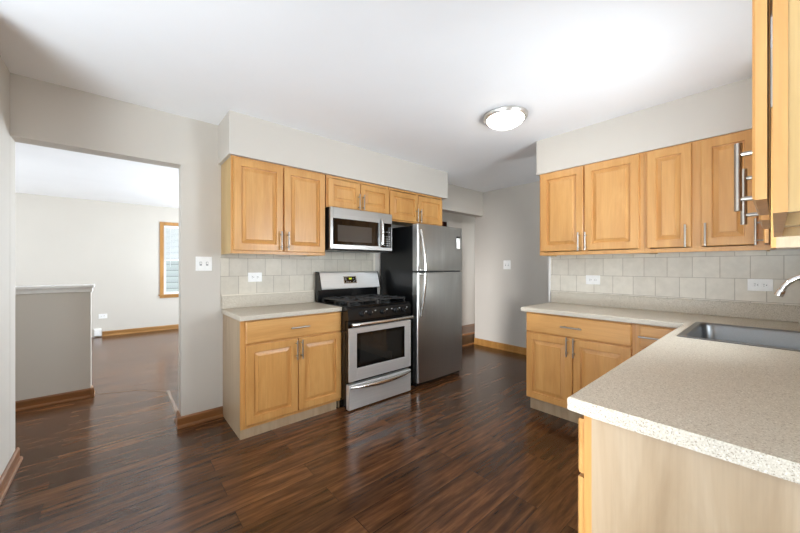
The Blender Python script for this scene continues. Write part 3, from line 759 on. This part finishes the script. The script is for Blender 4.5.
dd = m.build('door', M['steel_mw'], mw)
g = box('door_window', M['black_glass'], dd, gx0, gx1, -0.409, -0.387, gz0, gz1)
box('window_mesh', M['mw_glass'], g, gx0 + 0.05, gx1 - 0.09, -0.4105, -0.409, gz0 + 0.03, gz1 - 0.06)
m = MB(); m.tube([(0.592, -0.414, 0.055), (0.592, -0.440, 0.075), (0.592, -0.447, 0.17), (0.592, -0.440, 0.315), (0.592, -0.414, 0.335)], [0.012, 0.014, 0.014, 0.014, 0.012], 12)
m.build('door_handle', M['bright'], dd)
m = MB(); m.box(dx1 + 0.001, w_, -0.410, -0.386, 0.302, h_, bev=0.003).box(0.738, w_, -0.410, -0.386, 0.012, 0.302, bev=0.002).box(dx1 + 0.001, 0.738, -0.410, -0.386, 0.012, 0.045, bev=0.002)
m.build('panel_frame', M['steel_mw'], mw)
kp = box('keypad', M['black_glass'], mw, dx1 + 0.001, 0.738, -0.409, -0.386, 0.045, 0.302)
m = MB()
for r in range(7):
    for c in range(3):
        x = 0.632 + c * 0.034; z = 0.062 + r * 0.024
        if r == 5: continue
        box('key_marking', M['grey_mark'], kp, x, x + 0.018, -0.4098, -0.409, z, z + 0.007)

# ------------------------------------------------------------------ refrigerator
fw = 0.748
fr = thing('refrigerator', 'stainless top-freezer refrigerator with black sides, right of the range', 'refrigerator', (2.382, 3.10, 0))
box('cabinet_body', M['black_side'], fr, 0.004, fw - 0.004, -0.560, 0, 0.035, 1.725, bev=0.006)
for x in (0.05, fw - 0.05):
    for y in (-0.52, -0.06): MB().cyl((x, y, 0), (x, y, 0.036), 0.02, 12).build('roller_foot', M['black_matte'], fr)
m = MB(); m.box(0.01, fw - 0.01, -0.600, -0.560, 0.012, 0.050, bev=0.003)
for k in range(14): m.box(0.05 + k * 0.045, 0.075 + k * 0.045, -0.604, -0.598, 0.020, 0.042)
m.build('kick_grille', M['black'], fr)
def fdoor(name, z0, z1):
    b = MB(); R = 0.022; n = 8
    # slightly bowed front in plan, rounded vertical edges
    plan = [(0.0, -0.566), (0.0, -0.628)]
    for k in range(1, n): a = PI / 2 * k / n; plan.append((R - R * math.cos(a), -0.628 - 0.016 * math.sin(a)))
    for k in range(0, 13): t = k / 12; plan.append((R + (fw - 2 * R) * t, -0.644 - 0.009 * math.sin(PI * t)))
    for k in range(1, n): a = PI / 2 * (1 - k / n); plan.append((fw - R + R * math.cos(a), -0.628 - 0.016 * math.sin(a)))
    plan += [(fw, -0.628), (fw, -0.566)]
    loops = []
    for z, i in ((z0, 0.006), (z0 + 0.004, 0.001), (z0 + 0.008, 0.0), (z1 - 0.008, 0.0), (z1 - 0.004, 0.001), (z1, 0.006)):
        loops.append([(min(max(x, i), fw - i), y + (i if y < -0.6 else 0), z) for x, y in plan])
    Rg = [[b.bm.verts.new(p) for p in L] for L in loops]; N = len(plan)
    for a, c in zip(Rg, Rg[1:]):
        for k in range(N):
            f = b.bm.faces.new((a[k], a[(k + 1) % N], c[(k + 1) % N], c[k])); f.smooth = 2 < k < N - 4
    b.bm.faces.new(Rg[0]); b.bm.faces.new(Rg[-1])
    return b.build(name, M['steel_v'], fr)
fz = fdoor('freezer_door', 1.236, 1.738)
fd = fdoor('fridge_door', 0.052, 1.222)
def fhandle(par, z_free, z_end):
    """bar that stands off next to the split and runs into the door at its far end"""
    n = 16; pts = []; rad = []
    for k in range(n + 1):
        t = k / n
        pts.append((0.042, -0.652 - 0.062 * math.sin(PI / 2 * (1 - t)) ** 0.9 * (1 if t > 0 else 1), z_free + (z_end - z_free) * t)); rad.append(0.0165 - 0.006 * t)
    s = 1 if z_end > z_free else -1
    b = MB(); b.tube(pts, rad, 12)
    b.box(0.030, 0.054, -0.716, -0.640, *sorted((z_free, z_free + s * 0.026)), bev=0.005)
    return b.build('handle', M['bright'], par)
fhandle(fz, 1.240, 1.672); fhandle(fd, 1.218, 0.760)
box('gasket', M['black_matte'], fr, 0.012, fw - 0.012, -0.618, -0.560, 1.2225, 1.2355)
box('hinge_cover', M['black'], fr, 0.150, 0.190, -0.60, -0.56, 1.7255, 1.7475, bev=0.004)
m = MB(); m.cyl((fw - 0.05, -0.646, 1.229), (fw - 0.05, -0.651, 1.229), 0.006, 12); m.build('hinge_pin', M['bright'], fr)
pt = thing('paper_tag', 'small white paper tag held on the refrigerator freezer door', 'tag', (2.382 + 0.622, 3.10 - 0.6555, 1.495))
MB().prism([(0.0, 0.0), (0.004, 0.12), (0.0034, 0.12), (-0.0006, 0.0)], 0, 0.062).build('sheet', M['paper'], pt)
box('magnet', M['slot'], pt, 0.0, 0.060, -0.004, 0.004, 0.124, 0.142, bev=0.001)

# ------------------------------------------------------------------ wall plates
def outlet(label, loc, rz, group='white wall outlets'):
    """horizontal duplex outlet, face at local -y"""
    t = thing('wall_outlet', label, 'outlet', loc, rz, group)
    box('plate', M['white'], t, -0.060, 0.060, -0.006, 0.0, -0.042, 0.042, bev=0.002)
    for s in (-0.021, 0.021):
        o = box('receptacle', M['white'], t, s - 0.015, s + 0.015, -0.0085, -0.006, -0.017, 0.017, bev=0.002)
        m = MB(); m.box(s - 0.008, s + 0.002, -0.0092, -0.0085, 0.005, 0.0075).box(s - 0.007, s + 0.001, -0.0092, -0.0085, -0.0075, -0.005).cyl((s + 0.009, -0.0085, 0), (s + 0.009, -0.0092, 0), 0.003, 8)
        m.build('slots', M['slot'], o)
    return t
outlet('white outlet in the tile beside the range', (0.952, WY - 0.008, 1.188), 0)
outlet('white outlet in the tile on the right wall, left of the sink counter corner', (RX - 0.008, 1.117, 1.160), R270)
outlet('white outlet in the tile behind the sink, next to the faucet', (RX - 0.008, 0.068, 1.157), R270)
outlet('white outlet low on the cream living room wall, seen past the half wall', (-0.19, LY, 0.37), 0)
t = thing('phone_jack_box', 'small white box at the start of the living room baseboard', 'box', (-0.31, LY, 0.02))
box('case', M['white'], t, 0, 0.10, -0.05, 0, 0, 0.13, bev=0.006)
box('cover', M['white'], t, 0.012, 0.088, -0.056, -0.05, 0.02, 0.11, bev=0.002)
def switch(label, loc, rz, w, n, h=0.118):
    t = thing('light_switch', label, 'switch', loc, rz, 'white light switches')
    box('plate', M['white'], t, -w / 2, w / 2, -0.006, 0, -h / 2, h / 2, bev=0.002)
    for k in range(n):
        x = (k - (n - 1) / 2) * 0.046
        o = box('toggle', M['white'], t, x - 0.005, x + 0.005, -0.017, -0.006, -0.002, 0.012, bev=0.002)
        m = MB(); m.box(x - 0.0085, x + 0.0085, -0.0068, -0.006, -0.016, 0.016); m.build('toggle_slot', M['grey_mark'], o)
    return t
switch('white double light switch on the grey wall between the opening and the cabinets', (0.548, WY, 1.308), 0, 0.118, 2)
switch('white light switch on the far wall right of the refrigerator', (4.50, 2.685, 1.310), R270, 0.118, 2, 0.135)

# ------------------------------------------------------------------ ceiling light
cl = thing('ceiling_light', 'round flush ceiling light with a brushed nickel rim, switched on', 'ceiling light', (2.345, 1.415, CZ))
MB().lathe([(0.12, 0.0), (0.168, 0.0), (0.172, -0.006), (0.170, -0.020), (0.158, -0.034), (0.146, -0.034), (0.142, -0.022), (0.12, -0.022)], (0, 0, 0), 48, cap=False).build('rim', M['nickel'], cl)
MB().lathe([(0.143, -0.024), (0.142, -0.036), (0.128, -0.056), (0.098, -0.074), (0.055, -0.085), (0.012, -0.088)], (0, 0, 0), 48).build('glass_dome', M['dome'], cl)
